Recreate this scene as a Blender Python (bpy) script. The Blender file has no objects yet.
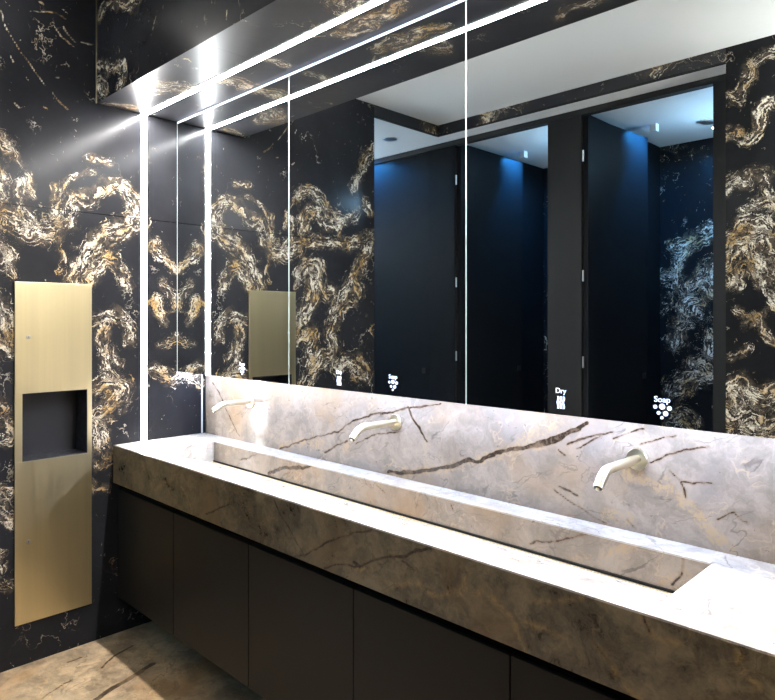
import bpy, bmesh, math, random
import numpy as np
from mathutils import Vector, Matrix, noise
C = bpy.context.scene.collection
random.seed(7)

# ------------------------------------------------------------------ sizes of the place (metres)
CAM = (3.0455, -1.7545, 1.4592); YAW = 44.517; FPX = 656.94; HORIZON = 319.88
Y_FRONT = -0.474; Z_TOP = 0.879; Z_SLAB = 0.705      # stone trough
Y_MIR = -0.1556; Z_MIR = 1.202                         # mirror cabinets
Y_SOF = -0.549; Z_SOF = 2.447                          # bulkhead over the mirrors
Y_BACK = -2.171; Z_LOW = 2.783; Z_CEIL = 2.8535; Z_TALL = 3.02        # opposite wall, low ceiling, ceiling
Y_OPEN = -1.532; X_PIER = 1.9217                       # ends of the big opening
Y_CUB = -2.346; Y_REAR = -3.61; X_END = 2.735; X_FAR = 5.2; X_REC = -1.75
WATT = 2.5; BW = 130.; AMB = .06; EXPO = 0.; LED = 400.; LEDV = 175.; COOL = 100.; PASS = 34.; VEST = 18.; CUBW = 22.
VEINS = {
'wall': [[0.0525,[[-0.641,1.626],[-0.584,1.747],[-0.48,1.861],[-0.355,1.936]]],[0.033,[[-0.584,1.636],[-0.51,1.737],[-0.449,1.695],[-0.41,1.62]]],[0.0331,[[-0.562,1.465],[-0.48,1.481],[-0.41,1.434],[-0.387,1.357]]],[0.0325,[[-0.51,1.45],[-0.525,1.36],[-0.51,1.269],[-0.465,1.175]]],[0.0333,[[-0.683,1.914],[-0.641,1.992],[-0.54,2.035],[-0.465,2.091],[-0.403,2.038],[-0.363,1.981]]],[0.0298,[[-0.867,2.032],[-0.855,1.923],[-0.823,1.87]]],[0.0485,[[-0.917,1.875],[-0.816,1.829],[-0.724,1.852],[-0.683,1.9]]],[0.0171,[[-0.941,2.225],[-0.892,2.179],[-0.848,2.09],[-0.816,1.983]]],[0.0183,[[-0.724,2.039],[-0.737,1.937],[-0.683,2.059],[-0.598,2.131],[-0.54,2.125]]],[0.0185,[[-0.584,2.192],[-0.495,2.185]]],[0.0191,[[-0.418,2.098],[-0.355,2.06]]],[0.0418,[[-0.941,1.492],[-0.917,1.424],[-0.899,1.327]]],[0.0167,[[-0.941,1.763],[-0.892,1.657]]],[0.0175,[[-0.71,1.811],[-0.697,1.74],[-0.724,1.666]]],[0.0187,[[-0.465,1.328],[-0.434,1.25]]],[0.0501,[[-0.555,1.151],[-0.495,1.162],[-0.434,1.127],[-0.48,1.054],[-0.555,1.017]]],[0.0322,[[-0.557,1.008],[-0.541,0.93],[-0.557,0.873],[-0.524,0.809],[-0.498,0.839],[-0.515,0.927]]],[0.029,[[-0.914,1.016],[-0.9,0.975],[-0.928,0.956]]],[0.0291,[[-0.941,0.75],[-0.914,0.73]]],[0.0291,[[-0.941,0.689],[-0.921,0.669]]],[0.0321,[[-0.566,0.706],[-0.528,0.682]]],[0.025,[[-0.941,0.65],[-0.907,0.604]]],[0.0249,[[-0.941,0.489],[-0.931,0.425]]],[0.025,[[-0.941,0.366],[-0.903,0.34]]],[0.0298,[[-0.273,1.833],[-0.222,1.756],[-0.17,1.711]]],[0.0299,[[-0.239,1.626],[-0.187,1.596],[-0.161,1.531]]],[0.0295,[[-0.273,1.545],[-0.222,1.466]]],[0.0298,[[-0.239,1.337],[-0.17,1.368]]],[0.0411,[[-0.273,1.218],[-0.187,1.181],[-0.117,1.185],[-0.016,1.145]]],[0.0069,[[-0.941,2.739],[-0.916,2.669],[-0.871,2.604],[-0.838,2.562],[-0.811,2.519],[-0.77,2.47]]],[0.0071,[[-0.824,2.778],[-0.77,2.789],[-0.721,2.798],[-0.685,2.787]]],[0.0071,[[-0.692,2.754],[-0.671,2.723],[-0.641,2.694]]],[0.0073,[[-0.619,2.701],[-0.559,2.711]]],[0.0107,[[-0.728,2.743],[-0.692,2.702],[-0.649,2.677]]],[0.0102,[[-0.851,2.493],[-0.838,2.479]]],[0.0106,[[-0.738,2.448],[-0.721,2.423],[-0.671,2.389]]],[0.0105,[[-0.721,2.517],[-0.707,2.524]]],[0.0104,[[-0.777,2.38],[-0.759,2.373]]],[0.0101,[[-0.903,2.558],[-0.89,2.533]]],[0.0104,[[-0.79,2.826],[-0.77,2.819]]],[0.0106,[[-0.699,2.828],[-0.678,2.816]]],[0.0101,[[-0.884,2.369],[-0.864,2.352]]],[0.0378,[[-0.924,2.184],[-1.001,2.219],[-1.08,2.18],[-1.145,2.113],[-1.262,2.075],[-1.367,2.139]]],[0.0387,[[-0.97,1.922],[-1.112,1.934],[-1.245,1.92],[-1.384,1.958],[-1.512,2.009]]],[0.0387,[[-1.349,2.28],[-1.402,2.38],[-1.457,2.494],[-1.512,2.571]]],[0.049,[[-0.954,1.994],[-0.97,2.068],[-1.048,2.114],[-1.112,2.059],[-1.211,2.019]]],[0.0486,[[-0.924,1.725],[-1.001,1.79],[-1.064,1.781],[-1.08,1.683],[-1.161,1.623]]],[0.0507,[[-1.367,1.695],[-1.402,1.644]]],[0.0502,[[-1.211,1.18],[-1.314,1.201],[-1.42,1.169],[-1.475,1.087],[-1.349,1.121]]],[0.0472,[[-0.894,1.339],[-0.97,1.362],[-1.032,1.386],[-1.016,1.239],[-1.001,1.19]]],[0.0533,[[-0.909,1.387],[-0.939,1.484],[-1.001,1.557],[-1.032,1.657],[-1.016,1.705]]],[0.0528,[[-1.494,1.967],[-1.438,1.856],[-1.349,1.72],[-1.262,1.613],[-1.211,1.51],[-1.161,1.384],[-1.178,1.283],[-1.048,1.188],[-0.97,1.094]]],[0.0314,[[-1.245,1.536],[-1.349,1.564]]],[0.0322,[[-1.457,2.203],[-1.501,2.155]]]],
'pier': [[0.0305,[[2.031,2.746],[2.038,2.672],[2.005,2.623],[1.999,2.567],[1.952,2.593]]],[0.0293,[[1.918,2.411],[1.965,2.401],[2.018,2.369],[2.057,2.383],[2.076,2.436],[2.095,2.502],[2.121,2.532],[2.146,2.512]]],[0.0293,[[2.018,2.032],[2.07,2.033],[2.121,2.034],[2.146,2.003]]],[0.0349,[[2.146,2.77],[2.083,2.76],[2.044,2.742]]],[0.0342,[[1.925,2.117],[1.952,2.157],[2.005,2.134],[2.044,2.186],[2.083,2.18],[2.108,2.106],[2.146,2.072]]],[0.0441,[[1.979,1.907],[2.018,1.946],[2.083,1.939],[2.133,1.892]]],[0.0488,[[1.92,1.658],[1.928,1.75],[1.963,1.824],[2.012,1.836],[2.053,1.772],[2.093,1.71],[2.126,1.606],[2.146,1.546]]],[0.0488,[[1.92,1.843],[1.984,1.891],[2.066,1.891],[2.119,1.842],[2.146,1.781]]],[0.0488,[[1.97,1.033],[1.956,1.108],[1.998,1.141],[2.025,1.098],[2.08,1.072],[2.146,1.107]]],[0.0248,[[1.97,1.626],[2.012,1.73],[2.053,1.683],[2.08,1.637]]],[0.0245,[[1.977,1.504],[2.039,1.459],[2.08,1.488],[2.106,1.399],[2.139,1.349]]],[0.0251,[[1.942,1.267],[1.998,1.292],[2.019,1.315]]],[0.0249,[[2.012,1.428],[2.053,1.473]]],[0.0537,[[1.913,0.981],[1.97,0.941],[2.039,0.979],[2.106,0.941],[2.146,0.96]]],[0.0537,[[1.913,0.889],[2.012,0.916],[2.146,0.887]]]],
'rear': [[0.0653,[[1.125,2.001],[1.213,2.028],[1.298,2.054],[1.381,2.101]]],[0.0653,[[1.234,1.703],[1.298,1.767],[1.391,1.85]]],[0.0672,[[1.191,1.481],[1.213,1.592],[1.287,1.591],[1.191,1.525]]],[0.0673,[[1.125,1.3],[1.136,1.39],[1.18,1.413]]],[0.0668,[[1.081,0.707],[1.191,0.742],[1.234,0.679]]],[0.0447,[[1.125,1.729],[1.147,1.886],[1.202,1.984]]],[0.0455,[[1.035,1.813],[1.081,1.799]]],[0.0436,[[1.361,1.371],[1.371,1.218]]],[0.0438,[[1.371,1.655],[1.34,1.765]]],[0.0808,[[1.103,0.914],[1.169,0.986],[1.256,1.037],[1.361,1.065],[1.298,1.127]]]],
'fascia': [[0.0329,[[0.042,2.833],[0.099,2.855],[0.208,2.835],[0.336,2.797],[0.421,2.758]]],[0.0356,[[0.014,2.538],[0.099,2.487]]],[0.0259,[[0.028,2.622],[0.127,2.583],[0.208,2.544],[0.285,2.535],[0.273,2.472],[0.234,2.465]]],[0.0079,[[0.591,2.675],[0.558,2.625],[0.558,2.599]]],[0.007,[[0.996,2.573],[1.01,2.553]]],[0.0068,[[1.096,2.508],[1.087,2.463]]],[0.0086,[[0.234,2.637],[0.247,2.6]]]],
'under': [[0.0186,[[-0.027,-0.533],[0.043,-0.479],[0.067,-0.405]]],[0.0253,[[0.399,-0.478],[0.46,-0.439],[0.492,-0.386]]],[0.0254,[[0.653,-0.311],[0.706,-0.259],[0.665,-0.195]]],[0.0232,[[0.972,-0.281],[0.976,-0.224]]],[0.0221,[[1.406,-0.273],[1.488,-0.265],[1.543,-0.234],[1.614,-0.253]]],[0.0235,[[1.33,-0.247],[1.397,-0.233],[1.457,-0.224]]],[0.0219,[[1.49,-0.417],[1.476,-0.366],[1.52,-0.366]]],[0.0139,[[1.235,-0.315],[1.289,-0.275]]],[0.0187,[[1.949,-0.474],[2.012,-0.451],[2.055,-0.46]]],[0.0445,[[0.451,-0.374],[0.409,-0.443],[0.346,-0.458]]]],
'splash_d': [[0.0036,[[0.643,0.882],[0.787,0.933],[0.939,0.98],[1.046,1.012],[1.114,1.052],[1.228,1.095],[1.349,1.12],[1.483,1.15]]],[0.004,[[0.957,0.912],[1.097,0.977]]],[0.0031,[[1.281,1.101],[1.427,1.137],[1.585,1.167]]],[0.0053,[[1.427,1.139],[1.452,1.099],[1.489,1.062],[1.52,1.029]]],[0.0105,[[1.362,0.894],[1.477,0.917],[1.596,0.95],[1.697,0.99],[1.739,0.99],[1.781,1.017],[1.86,1.049],[1.954,1.075],[2.025,1.095],[2.06,1.122],[2.105,1.143]]],[0.0081,[[1.322,0.887],[1.388,0.9]]],[0.0092,[[1.937,1.07],[2.003,1.095],[2.067,1.129],[2.127,1.158]]],[0.0025,[[2.067,1.094],[2.127,1.118],[2.175,1.133],[2.208,1.145]]],[0.0027,[[2.035,1.074],[2.056,1.061]]],[0.0022,[[2.522,0.985],[2.547,0.963]]],[0.0025,[[2.249,0.907],[2.267,0.89]]],[0.0023,[[2.361,1.06],[2.393,1.037],[2.409,1.003]]],[0.0012,[[2.208,1.124],[2.249,1.147],[2.293,1.165]]],[0.0012,[[2.285,1.117],[2.328,1.14],[2.377,1.158]]],[0.0013,[[2.097,1.087],[2.166,1.123]]],[0.0013,[[2.02,0.953],[2.087,0.919],[2.185,0.883]]],[0.0011,[[2.393,1.041],[2.471,1.046]]],[0.0011,[[2.486,0.958],[2.522,0.989]]],[0.0011,[[2.311,1.074],[2.369,1.107],[2.456,1.144]]],[0.0013,[[2.035,0.965],[2.097,0.949]]],[0.0026,[[0.077,1.14],[0.145,1.088],[0.197,1.022],[0.324,0.897]]],[0.002,[[1.147,0.972],[1.259,1.019],[1.378,1.05]]]],
'splash_g': [[0.0175,[[2.258,1.04],[2.311,1.023],[2.369,1.016],[2.409,0.983],[2.456,0.936],[2.493,0.897]]],[0.0193,[[2.194,0.909],[2.249,0.907]]],[0.009,[[1.86,1.053],[1.954,1.101],[2.025,1.141]]],[0.0106,[[1.526,1.021],[1.514,0.964]]],[0.0091,[[1.362,0.884],[1.538,0.93],[1.707,0.983],[1.841,1.034],[1.99,1.079]]],[0.0166,[[0.643,0.88],[0.807,0.933],[0.939,0.944]]],[0.0158,[[1.097,0.948],[1.131,1.009]]]],
'wall2_d': [[0.0103,[[0.694,0.797],[0.796,0.837],[0.893,0.852],[1.003,0.881]]],[0.0031,[[0.474,0.819],[0.609,0.868]]],[0.0016,[[1.999,0.808],[2.091,0.839],[2.178,0.876]]],[0.0027,[[2.433,0.88],[2.426,0.84],[2.407,0.803]]],[0.0028,[[1.363,0.864],[1.4,0.845]]],[0.0026,[[1.696,0.865],[1.711,0.844]]]],
'wall2_g': [[0.0026,[[2.15,0.805],[2.319,0.876]]],[0.0025,[[2.383,0.797],[2.429,0.848]]]],
'front_d': [[0.0038,[[1.641,0.75],[1.672,0.754],[1.702,0.767],[1.774,0.809],[1.868,0.839],[1.944,0.877]]],[0.0074,[[1.649,0.764],[1.672,0.754]]],[0.0023,[[1.52,0.706],[1.594,0.742],[1.657,0.75]]],[0.0022,[[1.36,0.704],[1.442,0.733],[1.512,0.778],[1.61,0.828],[1.731,0.876]]],[0.0025,[[1.262,0.866],[1.331,0.804],[1.378,0.763],[1.424,0.723]]],[0.0029,[[0.827,0.728],[0.941,0.778],[0.989,0.795]]],[0.0021,[[1.842,0.818],[1.881,0.8]]],[0.0016,[[2.373,0.807],[2.409,0.773],[2.436,0.749]]],[0.0016,[[2.499,0.873],[2.507,0.848]]]],
'front_g': [[0.0029,[[1.801,0.739],[1.894,0.77],[1.956,0.755],[2.015,0.782],[2.098,0.806]]],[0.0029,[[2.06,0.848],[2.049,0.8]]],[0.0034,[[1.717,0.761],[1.657,0.74]]],[0.0023,[[2.037,0.797],[2.111,0.808],[2.157,0.789],[2.191,0.766],[2.224,0.707]]],[0.0022,[[2.191,0.757],[2.266,0.777],[2.316,0.771]]],[0.0021,[[2.224,0.836],[2.276,0.834],[2.364,0.869]]],[0.0019,[[2.499,0.873],[2.519,0.84],[2.565,0.848]]],[0.004,[[2.4,0.783],[2.423,0.761],[2.453,0.727],[2.487,0.708]]],[0.0035,[[2.672,0.862],[2.678,0.836],[2.705,0.817]]],[0.0028,[[0.412,0.743],[0.523,0.8],[0.628,0.847]]],[0.0027,[[0.643,0.799],[0.7,0.76],[0.728,0.716]]],[0.003,[[0.294,0.846],[0.395,0.755]]]],
'floor_d': [[0.011,[[0.477,-0.736],[0.446,-0.667],[0.428,-0.601],[0.4,-0.519],[0.383,-0.466]]],[0.0045,[[0.261,-0.633],[0.218,-0.581],[0.184,-0.503],[0.169,-0.459]]],[0.0024,[[0.327,-0.883],[0.289,-0.822],[0.267,-0.759]]],[0.0026,[[0.11,-0.711],[0.109,-0.652]]]],
}

# ------------------------------------------------------------------ node helpers
def new_mat(name):
    m = bpy.data.materials.new(name); m.use_nodes = True
    nt = m.node_tree; nt.nodes.clear()
    out = nt.nodes.new('ShaderNodeOutputMaterial')
    b = nt.nodes.new('ShaderNodeBsdfPrincipled')
    nt.links.new(b.outputs[0], out.inputs[0])
    return m, nt, b
class N:
    def __init__(s, nt): s.nt = nt
    def _set(s, sock, v):
        if v is None: return
        if hasattr(v, 'is_output') or isinstance(v, bpy.types.NodeSocket): s.nt.links.new(v, sock)
        else: sock.default_value = v
    def math(s, op, a, b=None, c=None, clamp=False):
        n = s.nt.nodes.new('ShaderNodeMath'); n.operation = op; n.use_clamp = clamp
        for i, v in enumerate((a, b, c)): s._set(n.inputs[i], v)
        return n.outputs[0]
    def vmath(s, op, a, b=None, scale=None):
        n = s.nt.nodes.new('ShaderNodeVectorMath'); n.operation = op
        s._set(n.inputs[0], a); s._set(n.inputs[1], b)
        if scale is not None: s._set(n.inputs['Scale'], scale)
        return n.outputs[0]
    def noise(s, vec, scale, detail=3, rough=.55, dist=0, out=0):
        n = s.nt.nodes.new('ShaderNodeTexNoise'); s._set(n.inputs['Vector'], vec)
        n.inputs['Scale'].default_value = scale; n.inputs['Detail'].default_value = detail
        n.inputs['Roughness'].default_value = rough; n.inputs['Distortion'].default_value = dist
        return n.outputs[out]
    def rng(s, v, a, b, c=0., d=1., smooth=True):
        n = s.nt.nodes.new('ShaderNodeMapRange'); n.interpolation_type = 'SMOOTHSTEP' if smooth else 'LINEAR'
        s._set(n.inputs['Value'], v)
        for k, x in zip(('From Min', 'From Max', 'To Min', 'To Max'), (a, b, c, d)): s._set(n.inputs[k], x)
        return n.outputs[0]
    def mix(s, f, a, b):
        n = s.nt.nodes.new('ShaderNodeMix'); n.data_type = 'RGBA'
        s._set(n.inputs[0], f)
        for k, v in ((6, a), (7, b)):
            if isinstance(v, tuple): v = (*v, 1.) if len(v) == 3 else v
            s._set(n.inputs[k], v)
        return n.outputs[2]
    def attr(s, name):
        n = s.nt.nodes.new('ShaderNodeAttribute'); n.attribute_name = name
        return n.outputs['Fac']
    def coord(s):
        return s.nt.nodes.new('ShaderNodeTexCoord').outputs['Object']
    def sep(s, v):
        n = s.nt.nodes.new('ShaderNodeSeparateXYZ'); s._set(n.inputs[0], v); return n.outputs
    def comb(s, x, y, z):
        n = s.nt.nodes.new('ShaderNodeCombineXYZ')
        for i, v in enumerate((x, y, z)): s._set(n.inputs[i], v)
        return n.outputs[0]
    def bump(s, h, strength, dist=.01):
        n = s.nt.nodes.new('ShaderNodeBump'); n.inputs['Strength'].default_value = strength
        n.inputs['Distance'].default_value = dist; s._set(n.inputs['Height'], h); return n.outputs[0]

def plain(name, col, rough=.5, metal=0., spec=.5, noise=0.):
    m, nt, b = new_mat(name); k = N(nt)
    b.inputs['Metallic'].default_value = metal; b.inputs['Specular IOR Level'].default_value = spec
    if noise:
        n = k.noise(k.coord(), 35, 4)
        dark = tuple(c * (1 - noise) for c in col)
        nt.links.new(k.mix(n, dark, col), b.inputs['Base Color'])
        nt.links.new(k.rng(n, .3, .7, rough * .85, rough * 1.15), b.inputs['Roughness'])
    else:
        b.inputs['Base Color'].default_value = (*col, 1); b.inputs['Roughness'].default_value = rough
    return m
def emit(name, col, s):
    m, nt, b = new_mat(name)
    b.inputs['Base Color'].default_value = (.8, .8, .8, 1)
    b.inputs['Emission Color'].default_value = (*col, 1); b.inputs['Emission Strength'].default_value = s
    return m

def black_marble(name, guided, joint=None, auto=.0, rough=.2, spec=.09, bk=1., fk=.42):
    """polished black stone with folded cream and ochre veins; the guides give the folds' run"""
    m, nt, b = new_mat(name); k = N(nt)
    P = k.coord()
    wv = k.vmath('SUBTRACT', k.noise(P, 7, 4, .6, 0, 1), (.5, .5, .5))
    P2 = k.vmath('ADD', P, k.vmath('SCALE', wv, None, .16))
    wf = k.vmath('SUBTRACT', k.noise(P, 30, 4, .6, 0, 1), (.5, .5, .5))
    P2 = k.vmath('ADD', P2, k.vmath('SCALE', wf, None, .03))
    # free veins: folded level lines of a slow field
    f = k.noise(P2, 1.7, 3, .5)
    am = k.math('MULTIPLY', k.rng(k.noise(P, 1.3, 2), .50, .64), auto)
    fs = k.math('MULTIPLY', f, 1.2)
    if guided:
        vm, vs, vt = k.attr('fold'), k.attr('across'), k.attr('along')
        use = k.math('GREATER_THAN', vm, .01)
        s_ = k.math('ADD', vs, k.math('MULTIPLY', k.math('SUBTRACT', k.noise(P, 13, 5, .62), .5), .10))
        mask = k.math('MAXIMUM', k.math('MULTIPLY', vm, 1.), am)
        sv = k.math('ADD', k.math('MULTIPLY', s_, use), k.math('MULTIPLY', fs, k.math('SUBTRACT', 1., use)))
        tv = k.math('MULTIPLY', vt, use)
    else:
        mask, sv, tv = am, fs, 0.
    px, py, pz = k.sep(P2)
    band = k.comb(k.math('MULTIPLY', sv, 100.), k.math('MULTIPLY', tv, 10.), k.math('MULTIPLY', k.math('ADD', k.math('ADD', px, py), pz), 5.))
    n = k.noise(band, 1., 3, .6, .9)
    brk = k.noise(P2, 75, 4, .7)
    mm = k.math('ADD', k.math('MULTIPLY', mask, .86), k.math('MULTIPLY', k.math('SUBTRACT', k.noise(P, 15, 5, .65), .5), 1.5))
    mm = k.math('MULTIPLY', mm, k.rng(mask, .0, .35))
    n2 = k.math('ADD', k.math('MULTIPLY', n, .86), k.math('MULTIPLY', brk, .14))
    thr = k.rng(mm, 0., 1.1, .70, .470, False)
    vein = k.rng(k.math('SUBTRACT', n2, thr), -.020, .045)
    vein = k.math('MULTIPLY', vein, k.rng(mm, .02, .2))
    # hair lines and flecks
    h = k.math('ABSOLUTE', k.math('SUBTRACT', k.noise(P2, 3.2, 5, .55), .5))
    hair = k.math('MULTIPLY', k.rng(h, .0012, .005, 1., 0.), k.rng(k.noise(P, 4.5, 2), .54, .66, 0., .55))
    fl = k.vmath('MULTIPLY', P2, (10., 24., 9.))
    fleck = k.math('MULTIPLY', k.rng(k.noise(fl, 3.4, 2, .5), .715, .75), fk)
    tot = k.math('MAXIMUM', vein, k.math('MAXIMUM', hair, fleck))
    if guided:
        hd = k.math('ADD', k.attr('hair_dist'), k.math('MULTIPLY', k.math('SUBTRACT', k.noise(P, 40, 4, .65), .5), .008))
        tot = k.math('MAXIMUM', tot, k.math('MULTIPLY', k.rng(hd, .0, .0035, 1., 0.), k.rng(k.noise(P, 16, 3), .35, .55, .25, .9)))
    hue = k.noise(P, 9, 4, .6)
    gold = k.mix(k.rng(hue, .36, .5), (.46, .30, .12), (.66, .54, .37))
    gold = k.mix(k.rng(hue, .44, .6), gold, (.82, .76, .64))
    gold = k.mix(k.rng(brk, .40, .60), k.mix(.5, gold, (.17, .10, .04)), gold)
    base = k.mix(k.noise(P2, 6, 5), (.012 * bk, .012 * bk, .014 * bk), (.026 * bk, .027 * bk, .031 * bk))
    under = k.math('MULTIPLY', k.rng(mm, .25, .85), k.rng(k.noise(P2, 34, 4, .65), .4, .62, .05, .6))
    base = k.mix(under, base, (.13, .10, .07))
    col = k.mix(tot, base, gold)
    if joint:
        ax, pos = joint
        j = k.math('ABSOLUTE', k.math('SUBTRACT', k.sep(P)[ax], pos))
        col = k.mix(k.rng(j, .001, .0022, 1., 0.), col, (.002, .002, .002))
    nt.links.new(col, b.inputs['Base Color'])
    nt.links.new(k.rng(k.noise(P2, 14, 4), .3, .7, rough * .96, rough * 1.05), b.inputs['Roughness'])
    b.inputs['Specular IOR Level'].default_value = spec
    nt.links.new(k.bump(k.noise(P, 18, 3), .04, .004), b.inputs['Normal'])
    return m

def brown_stone(name, base, rough=.22, gj=1., ct=1., gb=1.):
    """taupe stone with dark healed cracks, ochre halos and pale threads"""
    m, nt, b = new_mat(name); k = N(nt)
    P = k.coord()
    w = k.vmath('SUBTRACT', k.noise(P, 5, 5, .6, 0, 1), (.5, .5, .5))
    P2 = k.vmath('ADD', P, k.vmath('SCALE', w, None, .22))
    c1 = k.noise(P2, 7.5, 8, .74)
    cl = k.noise(P2, 2.2, 3)
    lt = tuple(min(1, x * (1 + .25 * ct)) for x in base); dk = tuple(x * (1 - .26 * ct) for x in base)
    col = k.mix(k.rng(c1, .33, .67), dk, lt)
    och = (base[0] * 1.15, base[1] * .93, base[2] * .66)
    col = k.mix(k.rng(cl, .50, .68, 0., .7), col, och)
    gry = (base[0] * .82, base[1] * .88, base[2] * 1.0)
    col = k.mix(k.rng(k.noise(P2, 3.1, 4), .52, .7, 0., .6), col, gry)
    # threads
    h1 = k.math('ABSOLUTE', k.math('SUBTRACT', k.noise(P2, 3.4, 4, .5), .5))
    t1 = k.math('MULTIPLY', k.rng(h1, .001, .006, 1., 0.), k.rng(k.noise(P, 5, 2), .47, .6, 0., .28))
    col = k.mix(t1, col, tuple(min(1, x * 1.9) for x in och))
    h2 = k.math('ABSOLUTE', k.math('SUBTRACT', k.noise(P2, 2.3, 4, .55), .52))
    t2 = k.math('MULTIPLY', k.rng(h2, .0008, .0045, 1., 0.), k.rng(k.noise(P, 4, 2), .46, .58, 0., .4))
    col = k.mix(t2, col, tuple(x * .3 for x in base))
    x_, y_, z_ = k.sep(k.vmath('ADD', P, k.vmath('SCALE', w, None, .10)))
    u_ = k.math('ADD', k.math('MULTIPLY', k.math('ADD', x_, y_), .45), k.math('MULTIPLY', z_, -.9))
    v_ = k.math('ADD', k.math('MULTIPLY', k.math('ADD', x_, k.math('MULTIPLY', y_, -.6)), .9), k.math('MULTIPLY', z_, .45))
    h3 = k.math('ABSOLUTE', k.math('SUBTRACT', k.noise(k.comb(k.math('MULTIPLY', u_, 8.), k.math('MULTIPLY', v_, 1.6), 0.), 1., 3, .55), .5))
    t3 = k.math('MULTIPLY', k.rng(h3, .0, .007, 1., 0.), k.rng(k.noise(P, 7, 3), .42, .6, 0., .6))
    col = k.mix(t3, col, tuple(x * .35 for x in base))
    h4 = k.math('ABSOLUTE', k.math('SUBTRACT', k.noise(k.comb(k.math('MULTIPLY', u_, 5.), k.math('MULTIPLY', v_, 2.4), 4.), 1., 4, .6), .5))
    t4 = k.math('MULTIPLY', k.rng(h4, .0, .008, 1., 0.), k.rng(k.noise(P, 6, 3), .46, .62, 0., .5))
    col = k.mix(t4, col, (min(1., base[0] * 1.7), min(1., base[1] * 1.5), base[2] * 1.15))
    sp = k.rng(k.noise(k.vmath('MULTIPLY', P2, (1., 1., 1.8)), 38, 3, .5), .70, .74, 0., .7)
    col = k.mix(sp, col, tuple(x * .28 for x in base))
    jit = k.math('ADD', k.math('MULTIPLY', k.math('SUBTRACT', k.noise(P, 60, 3, .6), .5), .0055),
                 k.math('MULTIPLY', k.math('SUBTRACT', k.noise(P, 14, 3), .5), .006))
    jit2 = k.math('MULTIPLY', k.math('SUBTRACT', k.noise(P2, 16, 6, .7), .5), .11)
    g_ = k.math('ADD', k.attr('gold_dist'), k.math('ADD', jit, k.math('MULTIPLY', jit2, gj)))
    gs = k.rng(g_, -.008, .014, 1., 0.)
    col = k.mix(k.math('MULTIPLY', gs, k.rng(k.noise(P2, 45, 5, .7), .38, .62, .0, .8)), col, (min(1., base[0] * 1.5 * gb), base[1] * 1.25 * gb, base[2] * .85 * gb))
    w_ = k.math('ADD', k.attr('pale_dist'), k.math('MULTIPLY', jit, 2.5))
    col = k.mix(k.math('MULTIPLY', k.rng(w_, -.02, .012, 1., 0.), k.rng(k.noise(P, 30, 4), .35, .6, .2, .9)), col, (.60, .56, .52))
    d_ = k.math('ADD', k.attr('crack_dist'), jit)
    col = k.mix(k.rng(d_, 0., .006, .45, 0.), col, (base[0] * .62, base[1] * .42, base[2] * .22))
    inner = k.mix(k.rng(k.noise(P, 70, 4, .7), .45, .62), (.018, .011, .007), (.085, .055, .032))
    col = k.mix(k.math('MULTIPLY', k.rng(d_, -.0002, .0016, .95, 0.), k.rng(k.noise(P, 11, 3), .3, .52, .45, 1.)), col, inner)
    nt.links.new(col, b.inputs['Base Color'])
    nt.links.new(k.rng(c1, .3, .7, rough * .8, rough * 1.3), b.inputs['Roughness'])
    nt.links.new(k.bump(k.noise(P2, 30, 4), .05, .004), b.inputs['Normal'])
    return m

def brushed_brass(name, col, rough):
    m, nt, b = new_mat(name); k = N(nt)
    P = k.vmath('MULTIPLY', k.coord(), (260., 260., 2.2))
    n = k.noise(P, 1., 4, .6)
    n2 = k.noise(k.vmath('MULTIPLY', k.coord(), (16., 16., .5)), 1., 3, .6)
    c = k.mix(n, tuple(x * .93 for x in col), tuple(min(1, x * 1.05) for x in col))
    c = k.mix(k.rng(n2, .3, .7, 0., .4), c, tuple(x * .84 for x in col))
    nt.links.new(c, b.inputs['Base Color'])
    b.inputs['Metallic'].default_value = 1.
    nt.links.new(k.rng(n, .3, .7, rough * .92, rough * 1.1), b.inputs['Roughness'])
    return m

M = {}
M['wall'] = black_marble('black_gold_marble_wall', True, (2, 1.943), .3, .19)
M['fascia'] = black_marble('black_gold_marble_bulkhead', True, None, .25, .25)
M['under'] = black_marble('black_gold_marble_bulkhead_underside', True, (0, .93), .3, .30, .3, 1.5, 0.)
M['pier'] = black_marble('black_gold_marble_opposite_dim', True, None, .5, .3, .08, .45)  # same marble darkened, the dim light over there put into its base
M['opening'] = black_marble('black_gold_marble_fascia', False, None, 1.25, .3, .3)
M['stone_top_lit'] = brown_stone('taupe_stone_top_lit', (.50, .465, .42), .2)  # paler copy of the same stone, strip light put into its colour
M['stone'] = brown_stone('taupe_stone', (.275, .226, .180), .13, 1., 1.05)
M['stone_front_dim'] = brown_stone('taupe_stone_apron_dim', (.160, .126, .077), .32, .05, 2.7, 1.7)  # darker copy of the same stone, dimness of the front put in
M['floor'] = brown_stone('beige_stone_floor', (.41, .30, .19), .35, 1., 1.9)
M['brass'] = brushed_brass('brushed_brass', (.80, .69, .42), .36)
M['tap'] = plain('champagne_brass', (.88, .80, .60), .3, 1.)
M['tap_edge'] = plain('tap_dark_bore', (.03, .025, .02), .5)
M['trim'] = plain('pale_brass_edge', (.80, .72, .52), .35, 1.)
M['steel'] = plain('satin_steel', (.82, .82, .82), .3, 1.)
M['cab'] = plain('charcoal_lacquer', (.0125, .012, .0115), .5, 0, .22, 0)
M['gap'] = plain('shadow_gap_black', (.004, .004, .004), .8)  # paints in the shadow of gaps; also colours black fittings
M['niche'] = plain('niche_black', (.02, .02, .024), .45, 0, .5, .1)
M['cub'] = plain('anthracite_laminate', (.0085, .0095, .011), .5, 0, .04, 0)
M['pil'] = plain('grey_laminate', (.014, .014, .0145), .5, 0, .15, .1)
M['white'] = plain('ceiling_paint', (.90, .93, .93), .85, 0, .3, .03)
M['mirror'] = plain('mirror_glass', (.80, .85, .87), 0., 1.)
M['edge'] = plain('polished_glass_edge', (.72, .86, .84), .25, 0, .6)
M['case'] = plain('mirror_case_dark', (.03, .03, .032), .5)
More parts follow.
